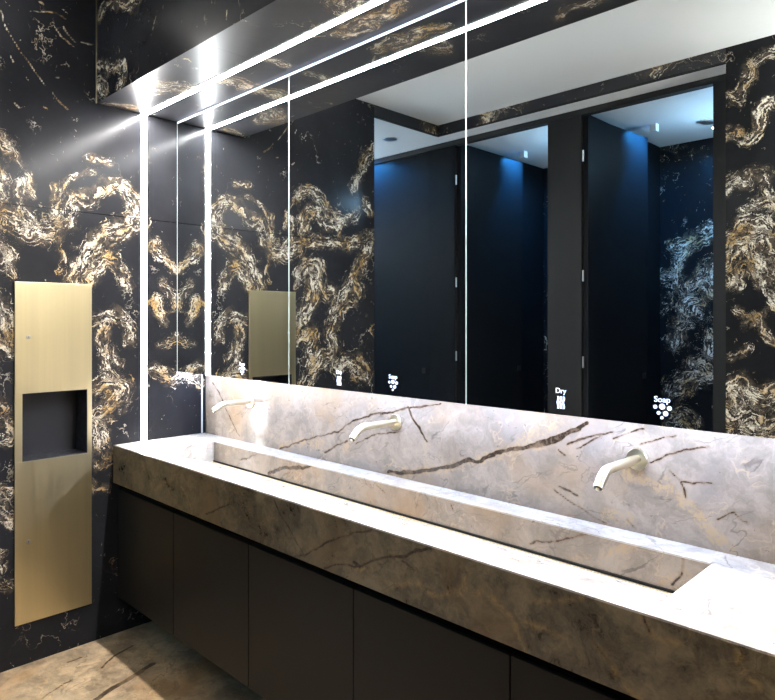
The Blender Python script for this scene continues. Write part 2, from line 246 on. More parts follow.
M['led'] = emit('led_white', (1., .97, .95), LED)
M['led_side'] = emit('led_white_side', (1., .98, .96), LEDV)
M['led_cool'] = emit('led_cool', (.58, .70, 1.), COOL)
M['backlit'] = emit('backlit_edge', (.62, .76, 1.), 1.3)
M['icon'] = emit('lit_icon', (.50, .63, 1.), 1.3)
M['lamp'] = emit('lamp_lens', (1., .93, .82), 6.)
M['lamp_blue'] = emit('lamp_lens_blue', (.35, .68, 1.), 8.)
M['plastic'] = plain('white_plastic', (.65, .65, .65), .5)

# ------------------------------------------------------------------ mesh helpers
def obj(name, bm, mat, parent=None, smooth=False):
    me = bpy.data.meshes.new(name)
    bmesh.ops.recalc_face_normals(bm, faces=bm.faces)
    bm.to_mesh(me); bm.free()
    if smooth:
        for p in me.polygons: p.use_smooth = True
    o = bpy.data.objects.new(name, me); C.objects.link(o)
    if mat: me.materials.append(M[mat] if isinstance(mat, str) else mat)
    if parent is not None:
        o.parent = parent
        o.matrix_parent_inverse = Matrix.Translation(parent.location).inverted()
    return o
def add_box(bm, lo, hi, bev=0., rot=None, piv=None):
    v = [bm.verts.new((x, y, z)) for x in (lo[0], hi[0]) for y in (lo[1], hi[1]) for z in (lo[2], hi[2])]
    fs = [(0, 1, 3, 2), (4, 6, 7, 5), (0, 4, 5, 1), (2, 3, 7, 6), (0, 2, 6, 4), (1, 5, 7, 3)]
    faces = [bm.faces.new([v[i] for i in f]) for f in fs]
    if bev:
        es = list({e for f in faces for e in f.edges})
        r = bmesh.ops.bevel(bm, geom=es, offset=bev, segments=2, affect='EDGES', profile=.6)
    if rot:
        vs = [x for x in bm.verts if x.is_valid]
        bmesh.ops.rotate(bm, verts=vs, cent=piv, matrix=Matrix.Rotation(rot, 3, 'Z'))
def box(name, lo, hi, mat, parent=None, bev=0.):
    bm = bmesh.new(); add_box(bm, lo, hi, bev); return obj(name, bm, mat, parent)
def cyl_bm(bm, p0, p1, r0, r1=None, n=32, caps=True):
    r1 = r0 if r1 is None else r1
    p0, p1 = Vector(p0), Vector(p1); d = (p1 - p0).normalized()
    q = d.to_track_quat('Z', 'Y'); a, c = q @ Vector((1, 0, 0)), q @ Vector((0, 1, 0))
    rings = []
    for p, r in ((p0, r0), (p1, r1)):
        rings.append([bm.verts.new(p + r * (math.cos(2 * math.pi * i / n) * a + math.sin(2 * math.pi * i / n) * c)) for i in range(n)])
    for i in range(n): bm.faces.new((rings[0][i], rings[0][(i + 1) % n], rings[1][(i + 1) % n], rings[1][i]))
    if caps: bm.faces.new(rings[0][::-1]); bm.faces.new(rings[1])
def lathe(name, prof, axis_p, axis_d, mat, parent=None, n=40, caps=True):
    """profile of (radius, height) pairs turned about an axis"""
    bm = bmesh.new(); d = Vector(axis_d).normalized(); q = d.to_track_quat('Z', 'Y')
    a, c = q @ Vector((1, 0, 0)), q @ Vector((0, 1, 0)); o0 = Vector(axis_p); rings = []
    for r, h in prof:
        r = max(r, 1e-4)
        rings.append([bm.verts.new(o0 + d * h + r * (math.cos(2 * math.pi * i / n) * a + math.sin(2 * math.pi * i / n) * c)) for i in range(n)])
    for A, B in zip(rings, rings[1:]):
        for i in range(n): bm.faces.new((A[i], A[(i + 1) % n], B[(i + 1) % n], B[i]))
    if caps: bm.faces.new(rings[0][::-1]); bm.faces.new(rings[-1])
    o = obj(name, bm, mat, parent, True)
    m = o.modifiers.new('edge', 'EDGE_SPLIT'); m.split_angle = math.radians(35)
    return o
def tube_bm(bm, pts, r, n=24, caps=True):
    pts = [Vector(p) for p in pts]; rings = []; up = Vector((1, 0, 0))
    for i, p in enumerate(pts):
        t = (pts[min(i + 1, len(pts) - 1)] - pts[max(i - 1, 0)]).normalized()
        a = up; c = t.cross(a).normalized(); a = c.cross(t)
        rings.append([bm.verts.new(p + r * (math.cos(2 * math.pi * j / n) * a + math.sin(2 * math.pi * j / n) * c)) for j in range(n)])
    for A, B in zip(rings, rings[1:]):
        for j in range(n): bm.faces.new((A[j], A[(j + 1) % n], B[(j + 1) % n], B[j]))
    if caps: bm.faces.new(rings[0][::-1]); bm.faces.new(rings[-1])

def thing(name, label, cat, loc, group=None):
    o = bpy.data.objects.new(name, None); C.objects.link(o); o.location = loc; o.empty_display_size = .05
    return tag(o, label, cat, group)
def tag(o, label, cat, group=None):
    o['label'] = label; o['category'] = cat
    if group: o['group'] = group
    return o
def struct(o):
    o['kind'] = 'structure'; return o

def seg_dist(U, V, line):
    """distance, signed distance and run along a polyline, for arrays of points"""
    best = np.full(U.shape, 9.); sg = np.zeros(U.shape); run = np.zeros(U.shape); acc = 0.
    for (a, b), (c, d) in zip(line, line[1:]):
        L = math.hypot(c - a, d - b) or 1e-6
        ux, uy = (c - a) / L, (d - b) / L
        t = np.clip((U - a) * ux + (V - b) * uy, 0, L)
        du, dv = U - a - ux * t, V - b - uy * t
        dd = np.hypot(du, dv); cr = ux * dv - uy * du
        k = dd < best
        best = np.where(k, dd, best); sg = np.where(k, np.sign(cr) * dd, sg); run = np.where(k, acc + t, run)
        acc += L
    return best, sg, run
def smooth_line(l):
    """round a guide line off (Catmull-Rom)"""
    if len(l) < 3: return l
    P = [l[0]] + list(l) + [l[-1]]; out = []
    for i in range(1, len(P) - 2):
        p0, p1, p2, p3 = P[i - 1], P[i], P[i + 1], P[i + 2]
        for s in range(4):
            t = s / 4
            out.append(tuple(.5 * (2 * b + (c - a) * t + (2 * a - 5 * b + 4 * c - d) * t * t + (3 * b - a - 3 * c + d) * t ** 3) for a, b, c, d in zip(p0, p1, p2, p3)))
    return out + [l[-1]]

def sheet_bm(us, vs, place, hole=None):
    """gridded sheet; place(u, v) gives the point"""
    bm = bmesh.new()
    g = [[bm.verts.new(place(u, v)) for v in vs] for u in us]
    for i in range(len(us) - 1):
        for j in range(len(vs) - 1):
            if hole:
                cu, cv = (us[i] + us[i + 1]) / 2, (vs[j] + vs[j + 1]) / 2
                if hole[0] < cu < hole[1] and hole[2] < cv < hole[3]: continue
            bm.faces.new((g[i][j], g[i + 1][j], g[i + 1][j + 1], g[i][j + 1]))
    for f in list(bm.verts):
        if not f.link_faces: bm.verts.remove(f)
    return bm
def steps(a, b, h, extra=()):
    n = max(1, round(abs(b - a) / h)); s = set(round(a + (b - a) * i / n, 5) for i in range(n + 1))
    lo, hi = min(a, b), max(a, b)
    for e in extra:
        if lo < e < hi:
            s = {x for x in s if abs(x - e) > h * .45 or x in (round(a, 5), round(b, 5))}; s.add(round(e, 5))
    return sorted(s)
def put_attr(o, name, val):
    a = o.data.attributes.new(name, 'FLOAT', 'POINT'); a.data.foreach_set('value', val.astype(np.float32))
def coords(o):
    n = len(o.data.vertices); c = np.empty(n * 3, np.float32); o.data.vertices.foreach_get('co', c)
    return c.reshape(-1, 3)
def guide_marble(o, key, iu, iv, normal, val):
    """write the fold guides of a marble face into its points"""
    c = coords(o); U, V = c[:, iu], c[:, iv]
    m = np.zeros(len(c)); s = np.zeros(len(c)); t = np.zeros(len(c))
    dU = np.zeros(len(c)); dV = np.zeros(len(c))
    for i, (a, b) in enumerate(zip(U.tolist(), V.tolist())):           # wander of the folds
        for fq, am in ((9., .020), (24., .011), (55., .006)):
            q = noise.noise_vector((a * fq, b * fq, normal * 7. + fq)); dU[i] += q[0] * am; dV[i] += q[1] * am
    U0, V0 = U + dU * .35, V + dV * .35
    U, V = U + dU, V + dV
    hair = np.full(len(c), .2)
    for q, (w, line) in enumerate(VEINS.get(key, [])):
        if w < .0145:
            d, _, _ = seg_dist(U0, V0, smooth_line(line)); hair = np.minimum(hair, d - w * .12 - .0003); continue
        d, sg, run = seg_dist(U, V, smooth_line(line))
        x = np.clip(1.12 - d / (w * (3. if key == 'under' else 1.95)), 0, 1); x = x * x * (3 - 2 * x)
        k = (x > m) & (np.abs(c[:, normal] - val) < .003)
        m = np.where(k, x, m); s = np.where(k, sg + q * .37, s); t = np.where(k, run + q * 1.7, t)
    put_attr(o, 'fold', m); put_attr(o, 'across', s); put_attr(o, 'along', t); put_attr(o, 'hair_dist', hair)
def guide_stone(o, key, iu, iv, normal=None, val=0.):
    c = coords(o); U, V = c[:, iu].astype(float), c[:, iv].astype(float)
    dU = np.zeros(len(c)); dV = np.zeros(len(c))
    for i, (a, b) in enumerate(zip(U.tolist(), V.tolist())):           # wander of the cracks
        for fq, am in ((17., .007), (45., .0035)):
            q = noise.noise_vector((a * fq, b * fq, 3. + fq)); dU[i] += q[0] * am; dV[i] += q[1] * am
    U, V = U + dU, V + dV
    for suf, nm in (('_d', 'crack_dist'), ('_g', 'gold_dist'), ('_w', 'pale_dist')):
        best = np.full(len(c), .2)
        for w, line in VEINS.get(key + suf, []):
            d, _, _ = seg_dist(U, V, smooth_line(line))
            best = np.minimum(best, d - (w * (1. if key == 'floor' else .5) + .0002 if suf == '_d' else w * .8))
        if normal is not None: best = np.where(np.abs(c[:, normal] - val) < .002, best, .2)
        put_attr(o, nm, best)
def no_guides(o):
    n = len(o.data.vertices)
    for nm in ('crack_dist', 'gold_dist', 'pale_dist'): put_attr(o, nm, np.full(n, .2))

# ------------------------------------------------------------------ the setting
# floor
bm = sheet_bm(steps(X_REC, 0., .2)[:-1] + steps(0., 1.0, .007) + steps(1.0, X_FAR, .2)[1:], steps(Y_REAR - .1, -1.1, .2)[:-1] + steps(-1.1, -.25, .007) + steps(-.25, .1, .1)[1:], lambda u, v: (u, v, 0.))
add_box(bm, (X_REC, Y_REAR - .1, -.1), (X_FAR, .1, -.002))
fl = struct(obj('floor', bm, 'floor')); guide_stone(fl, 'floor', 0, 1)
# left wall: the polished marble face with the hole for the dispenser, thick behind
HOLE = (-.862, -.592, .858, 1.150)
bm = sheet_bm(steps(Y_OPEN, 0., .0075, HOLE[:2]), steps(0., Z_TALL, .0075, HOLE[2:]), lambda u, v: (0., u, v), HOLE)
for lo, hi in (((-.2, Y_OPEN, 0), (-.001, HOLE[0] - .02, Z_TALL)), ((-.2, HOLE[1] + .02, 0), (-.001, .2, Z_TALL)),
               ((-.2, HOLE[0] - .02, 0), (-.001, HOLE[1] + .02, HOLE[2] - .02)), ((-.2, HOLE[0] - .02, HOLE[3] + .02), (-.001, HOLE[1] + .02, Z_TALL))):
    add_box(bm, lo, hi)
wl = struct(obj('wall_left', bm, 'wall')); guide_marble(wl, 'wall', 1, 2, 0, 0.)
# wall behind the mirrors and the nib at the far end of the counter
struct(box('wall_front', (-.2, 0.021, 0), (X_END + .25, .2, Z_TALL), 'fascia'))
struct(box('wall_nib', (X_END + .03, -.60, 0), (X_END + .25, .02, Z_TALL), 'fascia'))
# opposite wall: marble pier and the slim fascia over the opening, returning along the side passage
bm = sheet_bm(steps(X_PIER, X_FAR, .014), steps(0., Z_CEIL, .014), lambda u, v: (u, Y_BACK, v))
add_box(bm, (X_PIER, Y_BACK - .16, 0), (X_FAR, Y_BACK - .001, Z_CEIL))
wb = struct(obj('wall_back', bm, 'pier')); guide_marble(wb, 'pier', 0, 2, 1, Y_BACK)
bm = bmesh.new(); add_box(bm, (-.02, Y_BACK - .02, Z_LOW), (X_PIER, Y_BACK, Z_CEIL))
struct(obj('trim_1', bm, M['opening']))
bm = bmesh.new(); add_box(bm, (-.02, Y_BACK, Z_LOW), (0., Y_OPEN, Z_CEIL))
struct(obj('trim_2', bm, M['opening']))
struct(box('gap_shadow_back', (-.018, Y_BACK - .022, Z_LOW - .006), (X_PIER, Y_BACK + .0, Z_LOW), 'gap'))  # black strips painting in the shadow gap under the fascia
struct(box('gap_shadow_side', (-.022, Y_BACK, Z_LOW - .006), (.0, Y_OPEN, Z_LOW), 'gap'))
# ceilings
bm = bmesh.new()                                                    # dropped ceiling, stopping short of the bulkhead with a deep slot
add_box(bm, (-.02, Y_BACK - .02, Z_CEIL), (X_FAR, -.76, Z_CEIL + .06))
struct(obj('ceiling', bm, 'white'))
struct(box('ceiling_slot', (-.2, Y_BACK - .2, Z_TALL), (X_FAR, .2, Z_TALL + .08), 'gap'))
bm = bmesh.new()
add_box(bm, (X_REC, Y_REAR - .1, Z_LOW), (X_FAR, Y_BACK - .021, Z_CEIL + .1)); add_box(bm, (X_REC, Y_BACK - .021, Z_LOW), (-.021, Y_OPEN + .2, Z_CEIL + .1))
struct(obj('ceiling_low', bm, 'white'))
# back of the cubicles, the far end of the side passage
bm = sheet_bm(steps(-1.1, 1.95, .02), steps(0., Z_LOW, .02), lambda u, v: (u, Y_REAR, v))
add_box(bm, (X_REC, Y_REAR - .1, 0), (2.2, Y_REAR - .001, Z_LOW))
wr = struct(obj('wall_rear', bm, 'pier')); guide_marble(wr, 'rear', 0, 2, 1, Y_REAR)
struct(box('wall_passage', (X_REC - .1, Y_REAR, 0), (X_REC, Y_OPEN + .3, Z_LOW), 'white'))
struct(box('wall_passage_side', (X_REC, Y_OPEN + .2, 0), (-.2, Y_OPEN + .3, Z_LOW), 'white'))
# bulkhead over the mirrors: front face and lit underside
bm = sheet_bm(steps(0.003, X_END + .03, .012), steps(Z_SOF, Z_TALL, .012), lambda u, v: (u, Y_SOF, v))
add_box(bm, (0.003, Y_SOF + .001, Z_SOF + .012), (X_END + .03, .02, Z_TALL))
sf = struct(obj('soffit', bm, 'fascia')); guide_marble(sf, 'fascia', 0, 2, 1, Y_SOF)
bm = sheet_bm(steps(0.001, X_END + .03, .01), steps(Y_SOF, .02, .01), lambda u, v: (u, v, Z_SOF))
add_box(bm, (0.001, Y_SOF + .0005, Z_SOF + .001), (X_END + .03, .02, Z_SOF + .0115))
su = struct(obj('soffit_underside', bm, 'under')); guide_marble(su, 'under', 0, 1, 2, Z_SOF)
struct(box('trim_5', (0., Y_SOF - .004, Z_SOF - .001), (.004, Y_SOF + .001, Z_TALL), 'trim'))           # brass corner edge
struct(box('corner_glare', (0.0005, -.0215, Z_TOP + .001), (.006, -.0155, Z_MIR - .001), 'plastic'))            # pale strip drawing in the glare line of the corner
# baseboard shadow line
# ------------------------------------------------------------------ stone splashback
bm = sheet_bm(steps(0.007, X_END, .004), steps(Z_TOP, 1.30, .004), lambda u, v: (u, -.0, v))
add_box(bm, (0.007, .0006, Z_TOP + .0005), (X_END, .0204, 1.30))
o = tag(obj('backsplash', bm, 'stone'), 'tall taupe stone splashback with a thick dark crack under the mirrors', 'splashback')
guide_stone(o, 'splash', 0, 2)

# ------------------------------------------------------------------ stone trough sink
BX0, BX1, BY0, BY1 = .255, 2.500, -.428, -.097
ZB = .782
snk = thing('trough_sink', 'long taupe stone trough sink spanning the wall under three brass spouts', 'sink', (1.36, -.24, Z_SLAB))
bm = bmesh.new()
xs, ys = [0.002, BX0, BX1, X_END], [Y_FRONT + .002, BY0, BY1, -.0005]
gz = {}
for z in (Z_TOP, Z_TOP - .004):
    for i in range(4):
        for j in range(4): gz[i, j, z] = bm.verts.new((xs[i], ys[j], z))
for i in range(3):
    for j in range(3):
        if (i, j) == (1, 1): continue
        for z in (Z_TOP, Z_TOP - .004): bm.faces.new([gz[a, b, z] for a, b in ((i, j), (i + 1, j), (i + 1, j + 1), (i, j + 1))])
def sidef(a, b):
    bm.faces.new((gz[a[0], a[1], Z_TOP], gz[b[0], b[1], Z_TOP], gz[b[0], b[1], Z_TOP - .004], gz[a[0], a[1], Z_TOP - .004]))
for i in range(3):
    sidef((i, 0), (i + 1, 0)); sidef((i, 3), (i + 1, 3)); sidef((0, i), (0, i + 1)); sidef((3, i), (3, i + 1))
sidef((1, 1), (2, 1)); sidef((1, 2), (2, 2)); sidef((1, 1), (1, 2)); sidef((2, 1), (2, 2))
o = obj('rim', bm, 'stone_top_lit', snk); no_guides(o)
bm = sheet_bm(steps(0.002, X_END, .004), steps(Z_SLAB, Z_TOP - .0042, .004), lambda u, v: (u, Y_FRONT, v))
add_box(bm, (0.002, Y_FRONT + .0006, Z_SLAB), (X_END, Y_FRONT + .02, Z_TOP - .0042))
o = obj('front_apron', bm, 'stone_front_dim', snk); guide_stone(o, 'front', 0, 2)
bm = bmesh.new(); add_box(bm, (X_END - .02, Y_FRONT + .021, Z_SLAB), (X_END, -.0005, Z_TOP - .0042))
o = obj('end_apron', bm, 'stone_front_dim', snk); no_guides(o)
bm = bmesh.new(); add_box(bm, (0.002, Y_FRONT + .021, Z_SLAB), (X_END - .021, -.0005, Z_SLAB + .02))
o = obj('underside', bm, 'stone_front_dim', snk); no_guides(o)
# inside of the trough: rear wall, ends, floor sloping to a slot at the back
bm = sheet_bm(steps(BX0, BX1, .005), steps(ZB - .03, Z_TOP - .0042, .005), lambda u, v: (u, BY1, v))
add_box(bm, (BX0, BY1 + .0006, ZB - .03), (BX1, BY1 + .02, Z_TOP - .0042))
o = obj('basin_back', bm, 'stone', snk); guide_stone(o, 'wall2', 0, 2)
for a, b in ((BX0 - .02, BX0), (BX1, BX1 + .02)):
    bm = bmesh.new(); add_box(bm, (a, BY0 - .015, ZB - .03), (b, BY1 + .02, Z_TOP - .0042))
    o = obj('basin_end', bm, 'stone_top_lit', snk); no_guides(o)
bm = bmesh.new()
prof = [(BY0, Z_TOP - .0046), (BY0 + .004, Z_TOP - .006), (BY1 - .016, ZB), (BY1 - .016, ZB - .02), (BY0, Z_TOP - .05)]
r0 = [bm.verts.new((BX0, y, z)) for y, z in prof]; r1 = [bm.verts.new((BX1, y, z)) for y, z in prof]
for i in range(5): bm.faces.new((r0[i], r0[(i + 1) % 5], r1[(i + 1) % 5], r1[i]))
bm.faces.new(r0); bm.faces.new(r1[::-1])
o = obj('basin_floor', bm, 'stone_top_lit', snk); no_guides(o)
dr = box('drain_slot_shadow', (BX0, BY1 - .0050, ZB - .028), (BX1, BY1 - .0004, ZB + .0075), 'gap', snk)  # black strip on the back wall, painting in the slot's shadow
box('slot_edge', (BX0, BY1 - .0158, ZB - .016), (BX1, BY1 - .0095, ZB + .0025), 'trim', dr)

# ------------------------------------------------------------------ wall-hung cabinets
XS = [0.004, .540, 1.083, 1.627, 2.170, 2.712]
CAB = ['black cabinet under the sink, closest to the marble wall with the brass panel',
       'black cabinet under the sink, second from the brass panel wall',
       'black cabinet under the sink, third from the brass panel wall, below the middle spout',
       'black cabinet under the sink, fourth from the brass panel wall',
       'black cabinet under the sink, below the spout furthest from the brass panel']
for i in range(5):
    a, b = XS[i] + .0008, XS[i + 1] - .0008
    t = thing('vanity_cabinet', CAB[i], 'cabinet', ((a + b) / 2, -.23, .170), 'wall-hung cabinets under the sink')
    bm = bmesh.new(); add_box(bm, (a, Y_FRONT + .042, .172), (b, .018, .674)); add_box(bm, (a, -.40, .6745), (b, .018, Z_SLAB - .001))
    obj('carcass', bm, 'gap', t)
    box('door', (a + .0012, Y_FRONT + .020, .170), (b - .0012, Y_FRONT + .0415, .672), 'cab', t, .0012)

# ------------------------------------------------------------------ brass spouts
FA = [(.419, 1.0755, -.196, 1.050, 'brass wall spout closest to the marble side wall and corner'),
      (1.364, 1.0815, -.219, 1.046, 'middle brass wall spout, on the splashback above the black doors'),
      (2.277, 1.0805, -.230, 1.043, 'brass wall spout nearest the camera, under the lit hand and soap signs')]
FA[2] = FA[2][:4] + ('brass wall spout in the foreground, below the largest lit Soap sign',)
def spout(x, z, ty, tz):
    """one straight pipe with a short bent nose"""
    by = ty + .035; r = .0128
    pts = [(x, -.002, z), (x, -.05, z), (x, by + .03, z)]
    d = Vector((0, ty - by, tz - z)).normalized()
    p0, p1, p2 = Vector((x, by + .026, z)), Vector((x, by, z)), Vector((x, by, z)) + d * .026
    for i in range(9):
        t_ = i / 8; pts.append(tuple((1 - t_) ** 2 * p0 + 2 * t_ * (1 - t_) * p1 + t_ * t_ * p2))
    pts.append((x, ty, tz)); return pts, d, r
for x, z, ty, tz, lab in FA:
    t = thing('wall_faucet', lab, 'faucet', (x, 0, z), 'brass spouts over the trough')
    lathe('flange', [(.0285, .0008), (.0295, .002), (.0295, .0075), (.028, .0095), (.016, .0098)], (x, 0, z), (0, -1, 0), 'tap', t)
    pts, d, r = spout(x, z, ty, tz)
    bm = bmesh.new(); tube_bm(bm, pts, r, 28); sp = obj('spout', bm, 'tap', t, True)
    e = sp.modifiers.new('edge', 'EDGE_SPLIT'); e.split_angle = math.radians(40)
    tip = Vector((x, ty, tz))
    lathe('aerator', [(.0108, .0), (.0108, .0016), (.0098, .0018)], tip, d, 'tap_edge', sp, 24)
    lathe('nozzle', [(.0045, .0), (.0045, .004), (.003, .0045)], tip + d * .0018, d, 'tap', sp, 16)

# ------------------------------------------------------------------ mirror cabinets
def text_bm(txt, h, x, z):
    cu = bpy.data.curves.new('lettering', 'FONT'); cu.body = txt; cu.size = h; cu.align_x = 'CENTER'
    cu.extrude = .0004; cu.offset = h * .008; cu.space_character = 1.02
    ob = bpy.data.objects.new('lettering', cu); C.objects.link(ob)
    ob.location = (x, Y_MIR - .0008, z); ob.rotation_euler = (math.pi / 2, 0, 0)
    bpy.context.view_layer.update()
    me = bpy.data.meshes.new_from_object(ob.evaluated_get(bpy.context.evaluated_depsgraph_get()))
    me.transform(ob.matrix_world)
    bm = bmesh.new(); bm.from_mesh(me)
    bpy.data.objects.remove(ob); bpy.data.meshes.remove(me)
    return bm
def disc(bm, x, z, r, sx=1.):
    n = 20
    f = [[bm.verts.new((x + sx * r * math.cos(2 * math.pi * i / n), y, z + r * math.sin(2 * math.pi * i / n))) for i in range(n)] for y in (Y_MIR - .0012, Y_MIR - .0004)]
    bm.faces.new(f[0]); bm.faces.new(f[1][::-1])
    for i in range(n): bm.faces.new((f[0][i], f[0][(i + 1) % n], f[1][(i + 1) % n], f[1][i]))
def soap_icon(x, parent):
    w = obj('soap_lettering', text_bm('Soap', .0200, x, 1.2600), 'icon', parent)
    bm = bmesh.new()
    for dx, dz, r in ((-.0165, .0105, .0056), (0., .0125, .0085), (.0175, .0095, .0066), (-.0085, -.0035, .0052), (.0085, -.0040, .0072), (-.0005, -.0145, .0045)):
        disc(bm, x + dx, 1.2370 + dz, r * .84)
    obj('soap_symbol', bm, 'icon', parent)
def dry_icon(x, parent):
    obj('dry_lettering', text_bm('Dry', .0200, x, 1.2605), 'icon', parent)
    bm = bmesh.new()
    for k in (-1, 0, 1):                                           # three wavy columns of warm air
        L, R = [], []
        for i in range(13):
            zz = 1.2185 + .0335 * i / 12; cx = x + k * .0082 + .0014 * math.sin(i / 12 * 2 * math.pi * 1.5)
            L.append((cx - .0026, zz)); R.append((cx + .0026, zz))
        va = [[bm.verts.new((p[0], y, p[1])) for p in side] for y in (Y_MIR - .0012, Y_MIR - .0004) for side in (L, R)]
        for i in range(12):
            bm.faces.new((va[0][i], va[1][i], va[1][i + 1], va[0][i + 1])); bm.faces.new((va[2][i], va[2][i + 1], va[3][i + 1], va[3][i]))
            bm.faces.new((va[0][i], va[0][i + 1], va[2][i + 1], va[2][i])); bm.faces.new((va[1][i], va[3][i], va[3][i + 1], va[1][i + 1]))
    obj('dry_symbol', bm, 'icon', parent)
MX = [0.004, .920, 1.810, 2.715]
ML = ['mirror cabinet panel in the corner, reflecting the upright light strip and brass panel',
      'middle mirror cabinet panel, between the two bright vertical glass joints',
      'mirror cabinet panel nearest the camera, reflecting the open cubicle doors and pale ceiling']
ICON = [(.300, .583), (1.223, 1.499), (2.132, 2.405)]
for i in range(3):
    a, b = MX[i], MX[i + 1]
    t = thing('mirror_cabinet', ML[i], 'mirror cabinet', ((a + b) / 2, -.075, Z_MIR), 'mirror cabinets over the splashback')
    bm = bmesh.new(); add_box(bm, (a + .002, Y_MIR + .0065, Z_MIR + .06), (b - .002, .0195 if False else -.001, Z_SOF - .003))
    obj('carcass', bm, 'case', t)
    pane = box('mirror_pane', (a + .0016, Y_MIR, Z_MIR), (b - .0016, Y_MIR + .006, Z_SOF - .012), 'mirror', t)
    bm = bmesh.new()
    add_box(bm, (a + .0002, Y_MIR - .0012, Z_MIR), (a + .0015, Y_MIR + .006, Z_SOF - .012))
    obj('glass_edge', bm, 'edge', pane)
    bm = bmesh.new(); add_box(bm, (b - .0015, Y_MIR - .0012, Z_MIR), (b - .0002, Y_MIR + .006, Z_SOF - .012)); obj('glass_edge', bm, 'edge', pane)
    box('backlit_edge', (a + .0002, Y_MIR - .0006, Z_SOF - .0118), (b - .0002, Y_MIR + .006, Z_SOF - .0022), 'backlit', pane)
    dry_icon(ICON[i][0], t); soap_icon(ICON[i][1], t)

# ------------------------------------------------------------------ light strips
def strip(label, lo, hi, axis, out, mat, w):
    t = thing('light_strip', label, 'light strip', tuple((p + q) / 2 for p, q in zip(lo, hi)), None)
    box('diffuser', lo, hi, mat, t)
    return t
t = strip('upright white light strip set into the black marble side wall', (.0004, -.3405, Z_TOP + .002), (.0035, -.3140, Z_SOF - .003), 2, 0, 'led_side', 0)
for y in (-.3434, -.3138): box('channel_edge', (.0004, y, Z_TOP + .002), (.004, y + .0027, Z_SOF - .003), 'steel', t)
t = strip('long white light strip in the marble underside above the mirrors', (.006, -.3405, Z_SOF - .0035), (X_END, -.3140, Z_SOF - .0004), 0, 0, 'led', 0)
for y in (-.3434, -.3138): box('channel_edge', (.006, y, Z_SOF - .004), (X_END, y + .0027, Z_SOF - .0004), 'steel', t)
t = strip('cool light strip hidden under the mirror cabinets, washing the splashback', (.01, -.100, Z_MIR + .012), (X_END - .03, -.080, Z_MIR + .0145), 0, 0, 'led_cool', 0)
box('channel', (.01, -.103, Z_MIR + .0146), (X_END - .03, -.077, Z_MIR + .0595), 'steel', t)

# ------------------------------------------------------------------ brass towel dispenser
Y0, Y1, D0, D1 = -.8886, -.5739, .1765, 1.6202
t = thing('towel_dispenser', 'tall brushed brass panel with a dark open niche set in marble wall', 'towel dispenser', (0, (Y0 + Y1) / 2, D0))
NX = .010
ny0, ny1, nz0, nz1 = -.860, -.594, .8605, 1.1475
bm = bmesh.new()                                                    # one face plate with the niche cut out, returned edges
add_box(bm, (.0006, Y0, D0), (NX, ny0, D1)); add_box(bm, (.0006, ny1, D0), (NX, Y1, D1))
add_box(bm, (.0006, ny0, nz1), (NX, ny1, D1)); add_box(bm, (.0006, ny0, D0), (NX, ny1, nz0))
bmesh.ops.remove_doubles(bm, verts=bm.verts, dist=1e-5)
def plate(name, z0, z1, c0, c1):
    """a brass door with a lip of the niche along one side"""
    b_ = bmesh.new(); add_box(b_, (.0006, Y0 + .0, z0), (NX, Y1, z1), .0012); return obj(name, b_, 'brass', t)
bm.free()
up = plate('upper_door', nz1, D1, 0, 0); lowd = plate('lower_door', D0, nz0, 0, 0)
for a, b in ((Y0, ny0), (ny1, Y1)): box('side_rail', (.0006, a, nz0), (NX, b, nz1), 'brass', t)
bm = bmesh.new()
dpt = -.12
for lo, hi in (((dpt, ny0, nz0), (dpt + .003, ny1, nz1)), ((dpt, ny0, nz0), (NX - .0005, ny0 + .002, nz1)), ((dpt, ny1 - .002, nz0), (NX - .0005, ny1, nz1)),
               ((dpt, ny0, nz0), (NX - .0005, ny1, nz0 + .002)), ((dpt, ny0, nz1 - .002), (NX - .0005, ny1, nz1))): add_box(bm, lo, hi)
obj('niche', bm, 'niche', t)
box('niche_edge', (NX - .001, ny0, nz0 - .003), (NX + .001, ny1, nz0 + .001), 'trim', t)
for z, par in ((1.386, up), (.520, lowd)):
    l_ = lathe('lock', [(.0085, 0), (.0085, .0015), (.0078, .0022), (.003, .0022)], (NX, -.837, z), (1, 0, 0), 'steel', par, 24)
    box('keyhole', (NX + .0022, -.8376, z - .004), (NX + .0027, -.8364, z + .004), 'gap', par)

# ------------------------------------------------------------------ toilet cubicles opposite (seen in the mirrors)
Z_HEAD = 2.745
struct(box('trim_7', (X_REC, Y_CUB - .05, Z_HEAD), (X_PIER - .03, Y_CUB, Z_LOW - .0005), 'gap'))            # black head rail of the cubicles
PIL = [(-.227, .012, 'dark pilaster beside the closed cubicle door', 'cub'), (.786, 1.022, 'grey pilaster between the two open cubicle doors', 'pil'),
       (1.803, X_PIER - .002, 'slim grey pilaster at the marble end of the cubicles', 'pil')]
for a, b, lab, mt in PIL:
    t = thing('cubicle_pilaster', lab, 'pilaster', ((a + b) / 2, Y_CUB - .02, 0), 'posts of the cubicle front')
    box('panel', (a, Y_CUB - .04, .0), (b, Y_CUB, Z_HEAD - .001), mt, t, .001)
    box('strike_strip', (b + .0005, Y_CUB - .035, .02), (b + .003, Y_CUB - .004, Z_HEAD - .02), 'gap', t)
